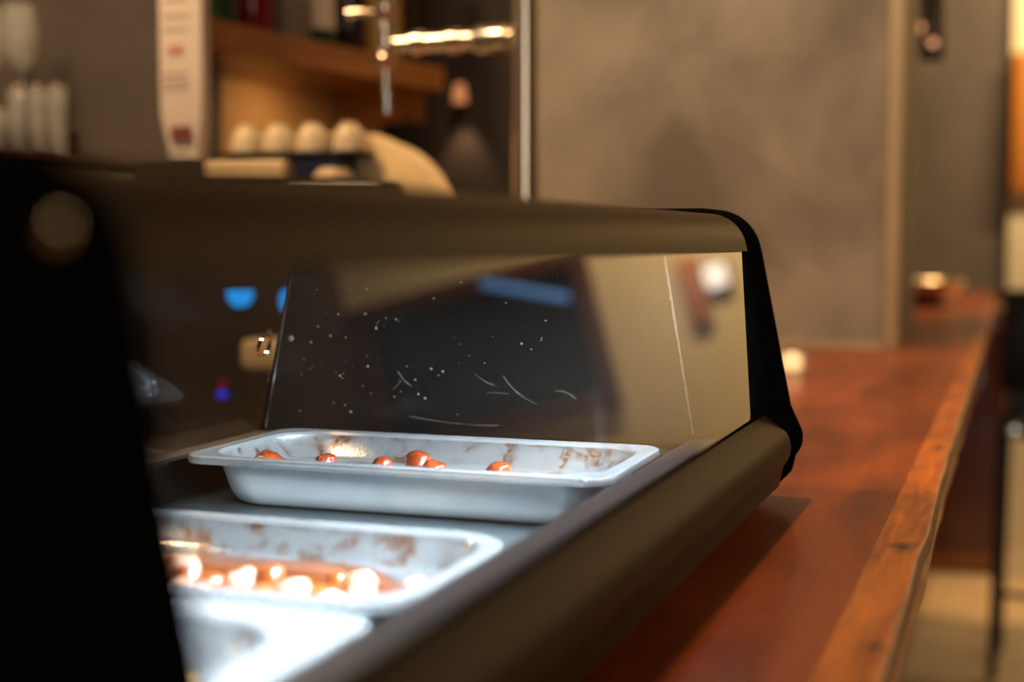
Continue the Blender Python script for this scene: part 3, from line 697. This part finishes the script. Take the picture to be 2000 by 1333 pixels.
pd = thing('hanging_lamp_cluster', 'black hanging fixture with three copper knobs beyond the pillar, top right', 'lamp', (-.29, 4.0, .9))
MB().box(-.335, -.225, 3.99, 4.05, .64, .86, .01).build('fixture_body', 'blackmetal', pd)
MB().tube([(-.28, 4.02, .86), (-.28, 4.02, CE)], .006, 10).build('hanging_rod', 'blackmetal', pd)
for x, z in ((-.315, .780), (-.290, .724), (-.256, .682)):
    MB().lathe([(.008, .006), (.010, 0), (.010, -.012), (.007, -.018), (.001, -.020)], (x, 3.99, z), 'Y', 20).build('copper_glint', 'copperglint', pd)  # copper knobs with their highlights put in as emission
for x in (-.262, -.236): MB().tube([(x, 3.985, .70), (x, 3.985, .86)], .005, 10).build('pale_rod', 'trimmetal', pd)

# bar stool, black, at the guest side
st = thing('bar_stool', 'black bar stool at the right picture edge by the far end of the bar', 'stool', (.05, 4.45, FL))
MB().box(-.070, .30, 4.52, 4.55, -.30, .012, .012).build('backrest', 'blackmetal', st)
MB().box(-.068, .30, 4.20, 4.54, -.40, -.355, .015).build('seat', 'blackmetal', st)
for (xa, ya) in ((-.062, 4.24), (-.050, 4.52), (.285, 4.24), (.285, 4.52)):
    MB().tube([(xa, ya, -.38), (xa-.012 if xa < 0 else xa+.012, ya-.01 if ya < 4.4 else ya+.01, FL)], .013, 10).build('leg', 'blackmetal', st)
MB().tube([(-.066, 4.236, -.85), (.290, 4.236, -.85)], .009, 10).build('footrest', 'blackmetal', st)
MB().box(-.052, .28, 4.50, 4.53, -.355, -.30).build('back_support', 'blackmetal', st)
MB().lathe([(.018, 0), (.020, -.006), (.014, -.012), (.001, -.014)], (-.03, 4.20, -.378), 'Y', 20).build('round_cap', 'steel', st)

# ------------------------------------------------------------------ far guest wall
wn = thing('window_1', '', '', (2.15, 6.56, .45)); del wn['label']; del wn['category']; wn['kind'] = 'structure'
MB().box(1.62, 2.76, 6.545, 6.555, -.10, .53).build('pane', 'window', wn, smooth=False)
fr = MB()
fr.box(1.54, 1.62, 6.50, 6.56, -.18, .61); fr.box(2.76, 2.84, 6.50, 6.56, -.18, .61); fr.box(1.62, 2.76, 6.50, 6.56, -.18, -.10); fr.box(1.62, 2.76, 6.50, 6.56, .53, .61)
fr.build('window_frame', 'frame', wn, smooth=False)
ne = MB().tube([(2.07, 6.49, .56), (1.66, 6.49, .38)], .018, 10).build('neon_tube', 'neon'); tag(ne, 'slanting blue light tube in the dark window, mirrored in the case glass', 'lamp')
ws = thing('wall_lamp', 'small square white lamp on the cream wall, mirrored in the case glass', 'lamp', (.92, 6.53, .42))
MB().box(.885, 1.015, 6.53, 6.556, .235, .365, .01).build('lamp_back', 'blackmetal', ws)
MB().box(.895, 1.005, 6.515, 6.531, .245, .355, .008).build('lamp_face', 'lampwhite', ws)
ab = MB().box(1.02, 1.12, 6.52, 6.559, .10, .42, .01).build('amber_board', 'amber'); tag(ab, 'amber wooden board on the cream wall beside the square lamp', 'board')
ob = MB().box(-.085, .06, 6.50, 6.559, .36, .96, .01).build('wooden_board', 'amber'); tag(ob, 'orange wooden board on the cream wall at the right picture edge', 'board')
